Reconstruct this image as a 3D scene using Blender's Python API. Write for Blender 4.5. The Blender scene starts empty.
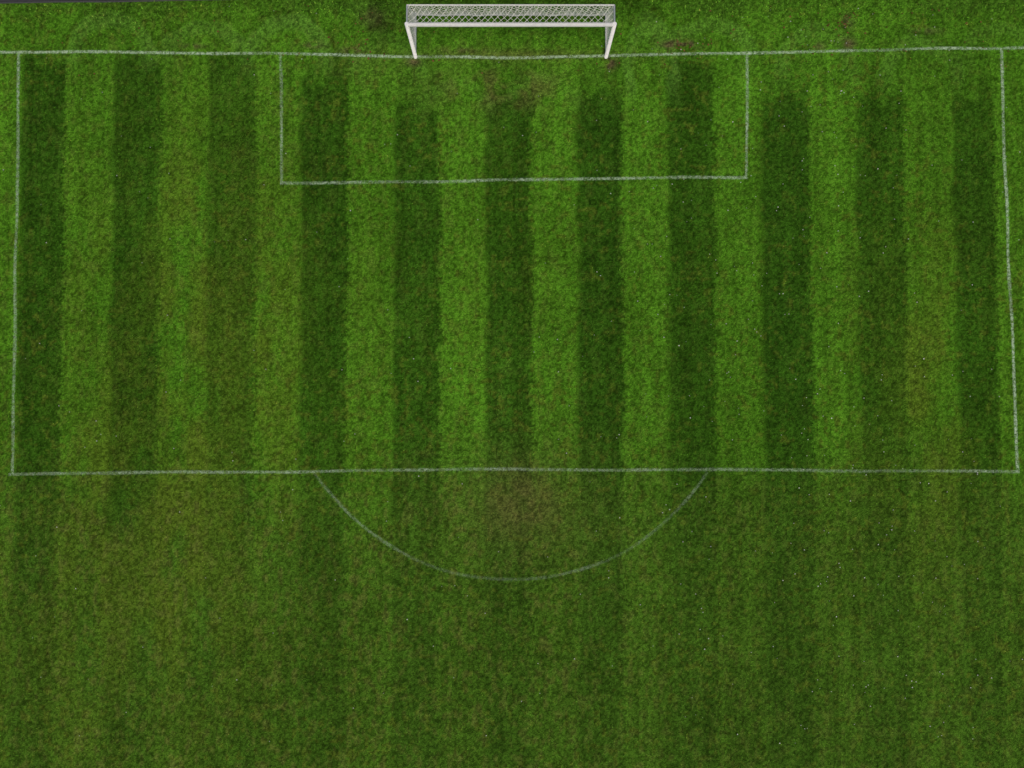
import bpy, math, numpy as np
from mathutils import Vector
rng=np.random.default_rng(7)
scene=bpy.context.scene
scene.view_settings.view_transform='Standard'
scene.view_settings.look='None'
scene.view_settings.exposure=0

# ---------------------------------------------------------------- helpers
_lat={}
def vnoise(x,y,scale,seed):
    """smooth value noise 0..1, feature size = scale metres"""
    if seed not in _lat: _lat[seed]=np.random.default_rng(seed).random((1024,1024),dtype=np.float32)
    L=_lat[seed]
    fx=x/scale+2000.37; fy=y/scale+2000.71
    ix=np.floor(fx).astype(np.int64); iy=np.floor(fy).astype(np.int64)
    tx=fx-ix; ty=fy-iy
    tx=tx*tx*(3-2*tx); ty=ty*ty*(3-2*ty)
    a=L[ix%1024,iy%1024]; b=L[(ix+1)%1024,iy%1024]; c=L[ix%1024,(iy+1)%1024]; d=L[(ix+1)%1024,(iy+1)%1024]
    return (a*(1-tx)+b*tx)*(1-ty)+(c*(1-tx)+d*tx)*ty
def fbm(x,y,scale,seed,oct=3):
    s=0;w=1;t=0
    for i in range(oct):
        s=s+w*vnoise(x,y,scale/2**i,seed+i*17); t+=w; w*=.55
    return s/t
def sstep(a,b,x):
    t=np.clip((x-a)/(b-a),0,1); return t*t*(3-2*t)
def blob(x,y,cx,cy,rx,ry,n=0.0):
    return np.exp(-(((x-cx)/rx)**2+((y-cy)/ry)**2)*(1+n))
def mixc(A,B,f): return A*(1-f[...,None])+B*f[...,None]

# ---------------------------------------------------------------- mowing layout (metres)
DARK=[(-20.15,-18.35,14.9,1.0),(-16.4,-14.4,14.75,.92),(-12.45,-10.5,14.8,.86),(-8.65,-6.75,14.3,1.0),
      (-4.87,-2.98,12.9,.98),(-1.07,0.78,13.2,.98),(2.65,4.48,13.3,1.05),(6.37,8.27,14.8,.92),
      (10.2,12.2,13.3,1.04),(14.1,16.05,13.3,.92),(18.05,19.75,13.2,.95)]
# mower U-turns: centre x, centre y, radius x, reach in y, strength (open towards the pitch)
ARCS=[(-16.6,14.7,1.9,2.0,1.0),(-12.7,14.9,1.9,1.5,.8),(-9.3,14.6,1.9,2.1,1.0),(-5.2,14.2,1.7,1.8,.6),
      (5.75,13.4,1.15,3.3,1.0),(8.0,14.8,2.2,1.7,.9),(12.6,14.0,1.8,2.2,.7),(16.9,13.8,1.9,1.9,.7),
      (1.2,12.8,1.7,1.3,.4),(-2.4,12.6,1.7,1.4,.4),(20.2,14.6,1.8,1.6,.5)]

LIGHT=np.array([0.063,0.177,0.0095]); DARKC=np.array([0.0275,0.083,0.0052])
MIDL=np.array([0.053,0.124,0.0095]); MIDD=np.array([0.035,0.089,0.0070])
BROWN=np.array([0.110,0.130,0.024]); WORN=np.array([.112,.102,.028]); SOIL=np.array([0.095,0.070,0.034]); OLIVE=np.array([0.098,0.152,0.0125])

def turf(x,y):
    fine=vnoise(x,y,.060,14)
    wob=(fbm(x,y,1.6,3,2)-.5)*.20+(vnoise(x*0,y,3.0,9)-.5)*.14+(vnoise(x,y,.45,4)-.5)*.12+(fine-.5)*.14
    xs=x*(1-(y-4.7)*0.0006)+wob
    # passes bend slightly as the mower starts to turn
    xs=xs+.45*(vnoise(x,y*0,2.2,16)-.5)*sstep(11,15,y)
    d=np.zeros_like(x)
    k=(vnoise(x,y,.35,12)-.5)*1.0+(vnoise(x,y*0,.5,13)-.5)*.6
    for i,(a,b,t,st) in enumerate(DARK):
        w=.14
        m=sstep(a-w,a+w,xs)*(1-sstep(b-w,b+w,xs))*(1-.72*sstep(t-.6,t+.5,y+k))*(1-sstep(14.4,15.3,y+k*.5))
        d=np.maximum(d,m*st)
    per=3.82
    o=(np.abs(x)>20.9)&(y<14.8)
    ph=((xs+20.15)/per)%1.0
    d=np.where(o&(x<0),sstep(0,.05,ph)*(1-sstep(.47,.52,ph)),d)
    ph2=((xs-21.9)/per)%1.0
    d=np.where(o&(x>0),sstep(0,.05,ph2)*(1-sstep(.47,.52,ph2)),d)
    far=sstep(-5.0,0.2,y+(fbm(x,y,2.5,77,2)-.5)*3.0)
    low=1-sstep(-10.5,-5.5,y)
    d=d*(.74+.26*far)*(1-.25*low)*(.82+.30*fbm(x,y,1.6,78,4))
    L=mixc(np.broadcast_to(MIDL,x.shape+(3,)),np.broadcast_to(LIGHT,x.shape+(3,)),far)
    D=mixc(np.broadcast_to(MIDD,x.shape+(3,)),np.broadcast_to(DARKC,x.shape+(3,)),far)
    C=mixc(L,D,np.clip(d,0,1.08))
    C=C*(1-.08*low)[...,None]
    p=fbm(x,y,6.5,21,3); C=C*(.78+.44*p)[...,None]
    C=C*(.80+.40*fbm(x,y,.9,22,4))[...,None]
    sb=.5+.5*np.cos(2*np.pi*(xs+20.15)/.955)
    C=C*(.95+.10*sb*(1-.3*far))[...,None]
    C=C*(.85+.30*vnoise(x,y*.05,.13,25))[...,None]*(.92+.16*vnoise(x,y*.02,.40,26))[...,None]
    # olive, drier passes
    ol=blob(x,y,-13,2,4.5,9)*.78+blob(x,y,16.6,1,2.6,6)*.65+blob(x,y,-15.0,-8,5,6)*.5+blob(x,y,-2,5,6,3)*.12
    ol=ol*sstep(.25,.70,fbm(x,y*.5,1.1,31,5))*1.25*(1-.65*np.clip(d,0,1))
    C=mixc(C,np.broadcast_to(OLIVE,C.shape)*.9,np.clip(ol,0,.7))
    # thatch, mostly on the left and in the middle below the box
    lr=.50+.50*(1-sstep(-2,10,x))
    th=np.clip(sstep(.48,.78,fbm(x,y*.6,.20,41,3))*.58,0,1)*(1-far*.55)*(1-.5*np.clip(d,0,1))*lr
    C=mixc(C,np.broadcast_to(BROWN,C.shape),th)
    # small yellowish weeds
    wd=sstep(.58,.80,fbm(x,y,.22,45,3))*(.30+.20*sstep(8,-2,y)+.50*sstep(.35,.8,vnoise(x,y,2.6,46)))
    C=mixc(C,np.broadcast_to(np.array([.084,.122,.012]),C.shape),np.clip(wd,0,.6))
    n=fbm(x,y,.6,51,3)
    w1=blob(x,y,.35,-3.6,1.5,1.2)*.55*sstep(.10,.6,n)+blob(x,y,.6,-3.4,3.2,2.6)*.18
    w2=blob(x,y,-.4,13.5,2.6,.8)*.75*sstep(.3,.65,n)+blob(x,y,0,14.9,4.2,.25)*.5+blob(x,y,-6,14.6,1.5,.6)*.2
    C=mixc(C,np.broadcast_to(WORN,C.shape),np.clip(w1+w2,0,.85))
    # turning swaths of the mower: open arches with a soft edge and a thin darker inner edge
    ar=np.zeros_like(x); da=np.zeros_like(x)
    jx=(fbm(x,y,1.1,62,2)-.5)*.5; jy=(fbm(x,y,1.3,63,2)-.5)*.5
    for (cx,cy,rx,ry,s) in ARCS:
        q=np.hypot((x+jx-cx)/rx,(y+jy-cy)/ry)
        g=sstep(cy-.9,cy+.6,y)
        ar=np.maximum(ar,s*sstep(.55,.74,q)*(1-sstep(.94,1.04,q))*g*(.55+.6*vnoise(x,y,.9,61)))
        da=np.maximum(da,s*np.exp(-((q-1.07)/.045)**2)*g)
    top=1-sstep(16.8,17.3,y)
    C=C*(1-.26*np.clip(da*top,0,1))[...,None]
    C=mixc(C,np.broadcast_to(np.array([.105,.235,.030]),C.shape),np.clip(ar*.42*top,0,.6))
    rough=sstep(16.2,17.4,y+(fbm(x,y,1.2,71,3)-.5)*1.4)
    C=mixc(C,np.broadcast_to(np.array([.050,.125,.010]),C.shape)*(.7+.6*fbm(x,y,.5,72,3))[...,None],rough*.6)
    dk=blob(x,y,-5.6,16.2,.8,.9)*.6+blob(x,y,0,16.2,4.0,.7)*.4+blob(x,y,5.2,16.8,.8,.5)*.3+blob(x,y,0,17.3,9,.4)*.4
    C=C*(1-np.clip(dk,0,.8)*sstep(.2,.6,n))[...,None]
    s=np.zeros_like(x)
    for (cx,cy,rx,ry,a) in [(6.95,15.30,.65,.20,1.8),(-6.5,15.06,.5,.14,1.2),(-8.2,15.3,.4,.15,.8),(13.9,15.35,.35,.25,.9),(12.7,15.25,.3,.2,.6),
                          (4.0,14.55,.3,.28,1.3),(-4.05,14.6,.3,.2,.9),(-13.2,15.25,.5,.12,.6),(13.95,16.3,.25,.3,.8),(-2,15.1,.9,.12,.6),(-5.8,16.5,.6,.5,.4),(17.2,15.9,.6,.15,.5)]:
        s=np.maximum(s,a*blob(x,y,cx,cy,rx,ry)*sstep(.15,.55,fbm(x,y,.3,81,2)))
    C=mixc(C,np.broadcast_to(SOIL,C.shape),np.clip(s,0,.85))
    t=.72*fine+.28*vnoise(x,y,.12,15)
    C=C*(.48+1.04*sstep(.08,.92,t))[...,None]
    return np.clip(C,0.001,1)

# ---------------------------------------------------------------- pitch mesh
def axis(lo,hi,step):
    core=np.arange(lo,hi+step/2,step); out=[];v=step;p=hi
    while p<2500: v*=1.35; p+=v; out.append(p)
    out2=[];v=step;p=lo
    while p>-2500: v*=1.35; p-=v; out2.append(p)
    return np.array(out2[::-1]+list(core)+out)
xs=axis(-22.2,22.2,.047); ys=axis(-14.8,18.0,.047)
X,Y=np.meshgrid(xs,ys); nx,ny=len(xs),len(ys)
Z=np.zeros_like(X)
co=np.stack([X,Y,Z],-1).reshape(-1,3).astype(np.float32)
idx=np.arange(nx*ny).reshape(ny,nx)
F=np.stack([idx[:-1,:-1],idx[:-1,1:],idx[1:,1:],idx[1:,:-1]],-1).reshape(-1,4)
def fastmesh(name,co,F,col=None):
    me=bpy.data.meshes.new(name); k=F.shape[1]
    me.vertices.add(len(co)); me.vertices.foreach_set('co',np.ascontiguousarray(co,dtype=np.float32).ravel())
    me.loops.add(F.size); me.loops.foreach_set('vertex_index',F.astype(np.int32).ravel())
    me.polygons.add(len(F)); me.polygons.foreach_set('loop_start',np.arange(0,F.size,k,dtype=np.int32))
    me.polygons.foreach_set('loop_total',np.full(len(F),k,dtype=np.int32))
    me.update(calc_edges=True)
    if col is not None:
        a=me.color_attributes.new('Col','FLOAT_COLOR','POINT')
        c=np.ones((len(co),4),np.float32); c[:,:col.shape[1]]=col
        a.data.foreach_set('color',c.ravel())
    ob=bpy.data.objects.new(name,me); scene.collection.objects.link(ob); return ob
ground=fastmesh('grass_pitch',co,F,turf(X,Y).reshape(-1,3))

# ---------------------------------------------------------------- materials
def newmat(name):
    m=bpy.data.materials.new(name); m.use_nodes=True; nt=m.node_tree
    return m,nt,nt.nodes,nt.links,nt.nodes['Principled BSDF']
def mathn(N,op,a=None,b=None):
    n=N.new('ShaderNodeMath'); n.operation=op
    if a is not None: n.inputs[0].default_value=a
    if b is not None: n.inputs[1].default_value=b
    return n
def noise(N,Lk,coord,scale,detail=2,rough=.6,stretch=None):
    n=N.new('ShaderNodeTexNoise'); n.inputs['Scale'].default_value=scale
    n.inputs['Detail'].default_value=detail; n.inputs['Roughness'].default_value=rough
    if stretch:
        mp=N.new('ShaderNodeMapping'); mp.inputs['Scale'].default_value=stretch
        Lk.new(coord,mp.inputs['Vector']); Lk.new(mp.outputs[0],n.inputs['Vector'])
    else: Lk.new(coord,n.inputs['Vector'])
    return n.outputs['Fac']
def maprange(N,Lk,src,a,b,c,d):
    m=N.new('ShaderNodeMapRange'); m.inputs[1].default_value=a; m.inputs[2].default_value=b
    m.inputs[3].default_value=c; m.inputs[4].default_value=d; Lk.new(src,m.inputs[0]); return m.outputs[0]

gm,nt,N,Lk,B=newmat('mown_grass')
tc=N.new('ShaderNodeTexCoord').outputs['Object']
at=N.new('ShaderNodeAttribute'); at.attribute_name='Col'
f1=maprange(N,Lk,noise(N,Lk,tc,20,2,.75),.32,.68,.50,1.50)
vm=N.new('ShaderNodeVectorMath'); vm.operation='SCALE'; Lk.new(at.outputs['Color'],vm.inputs[0]); Lk.new(f1,vm.inputs['Scale'])
Lk.new(vm.outputs[0],B.inputs['Base Color'])
B.inputs['Roughness'].default_value=1; B.inputs['Specular IOR Level'].default_value=.03
bp=N.new('ShaderNodeBump'); bp.inputs['Strength'].default_value=.5; bp.inputs['Distance'].default_value=.03
Lk.new(f1,bp.inputs['Height']); Lk.new(bp.outputs[0],B.inputs['Normal'])
ground.data.materials.append(gm)

bm_,nt,N,Lk,B=newmat('grass_blade')
at=N.new('ShaderNodeAttribute'); at.attribute_name='Col'
Lk.new(at.outputs['Color'],B.inputs['Base Color']); B.inputs['Roughness'].default_value=.9; B.inputs['Specular IOR Level'].default_value=.05

# ---------------------------------------------------------------- markings
LINES=[ # polyline, strength of paint, z
 ([(-34,15.0),(-21.2,15.01),(-9.6,14.91),(-4,14.82),(0,14.80),(3.9,14.84),(9.7,14.95),(14,15.09),(20.3,15.18),(34,15.35)],.38,.012),
 ([(-20.41,15.0),(-20.30,8.81),(-20.17,1.42),(-20.165,-2.375)],.27,.008),
 ([(20.29,15.17),(20.24,9.64),(20.30,4.7),(20.41,-2.295)],.40,.008),
 ([(-20.3,-2.375),(-8.55,-2.255),(0,-2.175),(7.9,-2.195),(20.46,-2.295)],.23,.012),
 ([(-9.56,14.9),(-9.52,12),(-9.48,9.48)],.26,.008),
 ([(9.73,14.94),(9.70,12),(9.65,9.77)],.31,.008),
 ([(-9.52,9.48),(-4.6,9.56),(9.70,9.77)],.30,.012),
]
ac=[]
for i in range(61):
    a=math.radians(213+(327-213)*i/60); ac.append((-.05+9.45*math.cos(a),2.85+9.45*math.sin(a)))
LINES.append((ac,.105,.008))
def resample(P,step=.12):
    P=np.array(P,float); seg=np.hypot(*np.diff(P,axis=0).T); c=np.r_[0,np.cumsum(seg)]
    n=int(c[-1]/step)+2; t=np.linspace(0,c[-1],n)
    return np.stack([np.interp(t,c,P[:,0]),np.interp(t,c,P[:,1])],-1)
V=[];FF=[];CC=[];base=0;ALLP=[]
for li,(P,st,z) in enumerate(LINES):
    R=resample(P); s=np.arange(len(R))*.12
    T=np.gradient(R,axis=0); T/=np.linalg.norm(T,axis=1)[:,None]; Nn=np.stack([-T[:,1],T[:,0]],-1)
    R=R+Nn*((vnoise(s,s*0+li*9.,2.5,91)-.5)*.10)[:,None]
    ALLP.append(R)
    hw=.052+.018*(vnoise(s,s*0+li*5.,.5,92)-.5)
    a=np.clip(st*(.20+1.5*fbm(s,s*0+li*7.,1.2,93,4)),0,1)
    if li==7: a=a*(.65+.7*sstep(.3,.7,vnoise(s,s*0+3.,1.6,97)))
    for k,off in enumerate((-1,-.35,.35,1)):
        q=R+Nn*(hw*off*1.5)[:,None]
        V.append(np.c_[q,np.full(len(q),z)]); al=a*(.10 if abs(off)==1 else 1.0); CC.append(np.stack([al,al,al],-1))
    n=len(R); i=np.arange(n-1)
    for k in range(3):
        FF.append(np.stack([base+k*n+i,base+k*n+i+1,base+(k+1)*n+i+1,base+(k+1)*n+i],-1)[:, ::-1])
    base+=4*n
marks=fastmesh('pitch_line_markings',np.concatenate(V),np.concatenate(FF),np.concatenate(CC))
lm,nt,N,Lk,B=newmat('line_paint')
tc=N.new('ShaderNodeTexCoord').outputs['Object']
at=N.new('ShaderNodeAttribute'); at.attribute_name='Col'
nn=maprange(N,Lk,noise(N,Lk,tc,8,4,.8),.38,.60,.1,1.6)
mm=mathn(N,'MULTIPLY'); mm.use_clamp=True; Lk.new(nn,mm.inputs[0]); Lk.new(at.outputs['Fac'],mm.inputs[1])
B.inputs['Base Color'].default_value=(.56,.74,.46,1); B.inputs['Roughness'].default_value=.9
Lk.new(mm.outputs[0],B.inputs['Alpha'])
marks.data.materials.append(lm)

# ---------------------------------------------------------------- grass blades (one mesh)
nb=300000
bx=rng.uniform(-22.2,22.2,nb); by=rng.uniform(-14.8,18.0,nb)
path_edge=lambda x: 17.38+.0156*x
keep=by<path_edge(bx)-.02
cell=set()
for R in ALLP:
    for q in resample(R,.05):
        for dx in (-.04,.0,.04):
            for dy in (-.04,0,.04): cell.add((int((q[0]+dx+100)/.06),int((q[1]+dy+100)/.06)))
ci=((bx+100)/.06).astype(int); cj=((by+100)/.06).astype(int)
cs=np.array([i*100000+j for i,j in cell]); online=np.isin(ci*100000+cj,cs)
keep&=~(online&(rng.random(nb)<.6))
bx,by=bx[keep],by[keep]; nb=len(bx)
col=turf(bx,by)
tall=sstep(15.8,17.0,by+(fbm(bx,by,1.2,71,3)-.5)*1.8)
ln=rng.uniform(.025,.055,nb)*(1+1.2*tall); w=rng.uniform(.006,.013,nb)*(1+.6*tall)
th=rng.uniform(0,2*np.pi,nb); lean=rng.uniform(.4,1.25,nb)
dx,dy=np.cos(th),np.sin(th)
p0=np.stack([bx-dy*w,by+dx*w,np.zeros(nb)],-1); p1=np.stack([bx+dy*w,by-dx*w,np.zeros(nb)],-1)
p2=np.stack([bx+dx*ln*np.sin(lean),by+dy*ln*np.sin(lean),ln*np.cos(lean)],-1)
bv=np.stack([p0,p1,p2],1).reshape(-1,3)
br=rng.lognormal(.17,.55,nb); bc=col*br[:,None]
yel=rng.random(nb)<.07; bc[yel]=bc[yel]*.4+np.array([.095,.135,.022])*.9
bc=np.repeat(np.clip(bc,0,.5),3,0)
blades=fastmesh('grass_blades',bv,np.arange(3*nb).reshape(-1,3),bc); blades.data.materials.append(bm_)

# ---------------------------------------------------------------- daisies and leaves
def scatter_discs(name,n,fx,fy,rmin,rmax,z,colfn,sides=6):
    x,y=fx,fy; r=rng.uniform(rmin,rmax,n); vs=[];cs_=[];fs=[]
    a=np.arange(sides)/sides*2*np.pi
    for k in range(n):
        tilt=rng.uniform(-.35,.35,2); el=rng.uniform(.6,1); ro=rng.uniform(0,6.28)
        ex=np.cos(a)*r[k]; ey=np.sin(a)*r[k]*el
        X_=ex*math.cos(ro)-ey*math.sin(ro); Y_=ex*math.sin(ro)+ey*math.cos(ro)
        vs.append(np.stack([x[k]+X_,y[k]+Y_,z+.02+X_*tilt[0]+Y_*tilt[1]],-1)); c=colfn(); cs_.append(np.tile(c,(sides,1)))
        fs.append(np.arange(sides)+k*sides)
    return fastmesh(name,np.concatenate(vs),np.array(fs),np.concatenate(cs_))
n=560
u=rng.random(n); fx=np.where(u<.65,rng.normal(12,6,n),rng.uniform(-21,21,n)); fy=rng.uniform(-13,17,n)
da=scatter_discs('daisies',n,fx,fy,.012,.026,.02,lambda:np.array([.66,.66,.58])*rng.uniform(.6,1))
n=170
fx=np.r_[rng.uniform(-21,21,70),rng.normal(13.9,.3,20),rng.normal(6.9,.5,25),rng.normal(-6,.8,25),rng.uniform(8,20,30)]
fy=np.r_[rng.uniform(14,17,70),rng.normal(16.2,.25,20),rng.normal(15.25,.15,25),rng.normal(15.6,.7,25),rng.uniform(14.9,16.8,30)]
lv=scatter_discs('fallen_leaves',n,fx,fy,.02,.05,.02,lambda:np.array([.16,.075,.03])*rng.uniform(.4,1.2),5)
da.data.materials.append(bm_); lv.data.materials.append(bm_)

# ---------------------------------------------------------------- asphalt path with kerb
def pathY(x,o): return 17.38+.0156*x+o
def box_strip(name,o0,o1,z0,z1,mat,x0=-60,x1=60):
    n=121; x=np.linspace(x0,x1,n); j=(vnoise(x,x*0,1.5,95)-.5)*.05
    A=np.stack([x,pathY(x,o0)+j,np.full(n,z0)],-1);Bq=np.stack([x,pathY(x,o0)+j,np.full(n,z1)],-1)
    Cq=np.stack([x,pathY(x,o1)+j,np.full(n,z1)],-1);Dq=np.stack([x,pathY(x,o1)+j,np.full(n,z0)],-1)
    i=np.arange(n-1);f=[]
    for k in range(3): f.append(np.stack([k*n+i,k*n+i+1,(k+1)*n+i+1,(k+1)*n+i],-1))
    ob=fastmesh(name,np.concatenate([A,Bq,Cq,Dq]),np.concatenate(f)); ob.data.materials.append(mat); return ob
am,nt,N,Lk,B=newmat('asphalt')
tc=N.new('ShaderNodeTexCoord').outputs['Object']
cr=N.new('ShaderNodeMix'); cr.data_type='RGBA'; Lk.new(noise(N,Lk,tc,9,5,.8),cr.inputs[0])
cr.inputs[6].default_value=(.018,.018,.022,1); cr.inputs[7].default_value=(.048,.047,.052,1)
Lk.new(cr.outputs[2],B.inputs['Base Color']); B.inputs['Roughness'].default_value=.9
box_strip('asphalt_path',.06,2.6,0,.006,am)
km,nt,N,Lk,B=newmat('kerb_stone')
tc=N.new('ShaderNodeTexCoord').outputs['Object']
cr=N.new('ShaderNodeMix'); cr.data_type='RGBA'; Lk.new(noise(N,Lk,tc,5,4,.7),cr.inputs[0])
cr.inputs[6].default_value=(.03,.03,.03,1); cr.inputs[7].default_value=(.07,.07,.068,1)
Lk.new(cr.outputs[2],B.inputs['Base Color']); B.inputs['Roughness'].default_value=.9
box_strip('path_kerb',0,.055,0,.04,km)

# ---------------------------------------------------------------- football goal
wm,nt,N,Lk,B=newmat('white_painted_aluminium')
tc=N.new('ShaderNodeTexCoord').outputs['Object']
cr=N.new('ShaderNodeMix'); cr.data_type='RGBA'; Lk.new(maprange(N,Lk,noise(N,Lk,tc,6,4,.7),.45,.75,0,1),cr.inputs[0])
cr.inputs[6].default_value=(.88,.86,.82,1); cr.inputs[7].default_value=(.74,.72,.67,1)
Lk.new(cr.outputs[2],B.inputs['Base Color']); B.inputs['Roughness'].default_value=.45
nm,nt,N,Lk,B=newmat('net_cord'); B.inputs['Base Color'].default_value=(.80,.79,.70,1); B.inputs['Roughness'].default_value=.8
gmx,nt,N,Lk,B=newmat('galvanised_steel'); B.inputs['Base Color'].default_value=(.5,.5,.48,1); B.inputs['Roughness'].default_value=.5

goal=bpy.data.objects.new('football_goal',None); scene.collection.objects.link(goal); goal.location=(-.05,14.80,0)
def tubes(name,segs,r,mat,sides=12):
    vs=[];fs=[];b=0
    for (p,q,*rr) in segs:
        r_=rr[0] if rr else r
        p=Vector(p);q=Vector(q);d=(q-p).normalized(); up=Vector((0,0,1)) if abs(d.z)<.9 else Vector((1,0,0))
        a=d.cross(up).normalized(); c=d.cross(a)
        for e in (p,q):
            for k in range(sides):
                t=2*math.pi*k/sides; vs.append(e+a*math.cos(t)*r_+c*math.sin(t)*r_)
        for k in range(sides):
            k2=(k+1)%sides; fs.append((b+k,b+k2,b+sides+k2,b+sides+k))
        if sides>4: fs.append(tuple(b+k for k in range(sides))); fs.append(tuple(b+sides+k for k in range(sides)))
        b+=2*sides
    me=bpy.data.meshes.new(name); me.from_pydata([tuple(v) for v in vs],[],fs); me.update()
    me.materials.append(mat)
    if sides>4:
        for p in me.polygons: p.use_smooth=len(p.vertices)==4
    ob=bpy.data.objects.new(name,me); scene.collection.objects.link(ob); ob.parent=goal; return ob
W=3.94;Hh=2.44;DT=.76;DB=1.75
tubes('post_1',[((-W,0,0),(-W,0,Hh+.06))],.076,wm,20)
tubes('post_2',[((W,0,0),(W,0,Hh+.06))],.076,wm,20)
tubes('crossbar',[((-W+.06,0,Hh),(W-.06,0,Hh))],.078,wm,20)
tubes('top_frame',[((-W,.05,Hh),(-W,DT,Hh)),((W,.05,Hh),(W,DT,Hh)),((-W,DT,Hh),(W,DT,Hh),.026)],.030,wm)
tubes('back_supports',[((-W,DT,Hh),(-W,DB,.04)),((W,DT,Hh),(W,DB,.04))],.025,gmx)
tubes('ground_frame',[((-W,.06,.04),(-W,DB,.04)),((W,.06,.04),(W,DB,.04)),((-W,DB,.04),(W,DB,.04),.018)],.038,wm)
def panel(f,nu,nv):
    segs=[]
    g=[[f(i/nu,j/nv) for j in range(nv+1)] for i in range(nu+1)]
    for i in range(nu):
        for j in range(nv):
            if (i+j)%2==0: segs.append((g[i][j],g[i+1][j+1]))
            else: segs.append((g[i+1][j],g[i][j+1]))
    return segs
def sag(v): return math.sin(math.pi*v)
top=panel(lambda u,v:(-W+2*W*u,.05+(DT-.05)*v,Hh+.0-.10*sag(v)*(1+.5*math.sin(u*41))),64,5)
back=panel(lambda u,v:(-W+2*W*u,DT+(DB-DT)*v-.14*sag(v)+.06*math.sin(u*33)*sag(v),Hh*(1-v)+.04),64,19)
def side(s):
    def f(u,v):
        y1=DT+(DB-DT)*v
        return (s*(W-.02-.05*sag(u)*sag(v)),.05+(y1-.05)*u,Hh*(1-v)+.04*v)
    return panel(f,11,21)
tubes('net',top+back+side(1)+side(-1),.0080,nm,3)
lash=[]
for i in range(53):
    x=-W+2*W*(i+.5)/53
    for yy in (0,DT):
        r=.081 if yy==0 else .034
        lash.append(((x-.03,yy-.0,Hh+r),(x+.02,yy+(.05 if yy==0 else -.06),Hh+r*.4)))
tubes('net_ties',lash,.008,nm,4)
tubes('ground_anchor',[((-W,DB,.0),(-W,DB,.16)),((W,DB,.0),(W,DB,.16))],.04,gmx,10)

# ---------------------------------------------------------------- light
el=math.radians(60); az=math.radians(170)
w=bpy.data.worlds.new('World'); scene.world=w; w.use_nodes=True
sky=w.node_tree.nodes.new('ShaderNodeTexSky'); sky.sky_type='NISHITA'; sky.sun_disc=False
sky.sun_elevation=el; sky.sun_rotation=az; sky.dust_density=4
bg=w.node_tree.nodes['Background']; bg.inputs[1].default_value=.083
w.node_tree.links.new(sky.outputs[0],bg.inputs[0])
sl=bpy.data.lights.new('sun','SUN'); sl.energy=1.5; sl.angle=math.radians(20); sl.color=(1,.94,.82)
so=bpy.data.objects.new('sun',sl); scene.collection.objects.link(so)
dirv=Vector((math.sin(az)*math.cos(el),math.cos(az)*math.cos(el),math.sin(el)))
so.rotation_euler=dirv.to_track_quat('Z','Y').to_euler(); so.location=dirv*60

cam=bpy.data.cameras.new('camera'); cam.lens=25; cam.sensor_width=36; cam.clip_end=6000
cobj=bpy.data.objects.new('camera',cam); scene.collection.objects.link(cobj)
cobj.location=(0,0,28.8); cobj.rotation_euler=(math.radians(2.5),0,0)
scene.camera=cobj
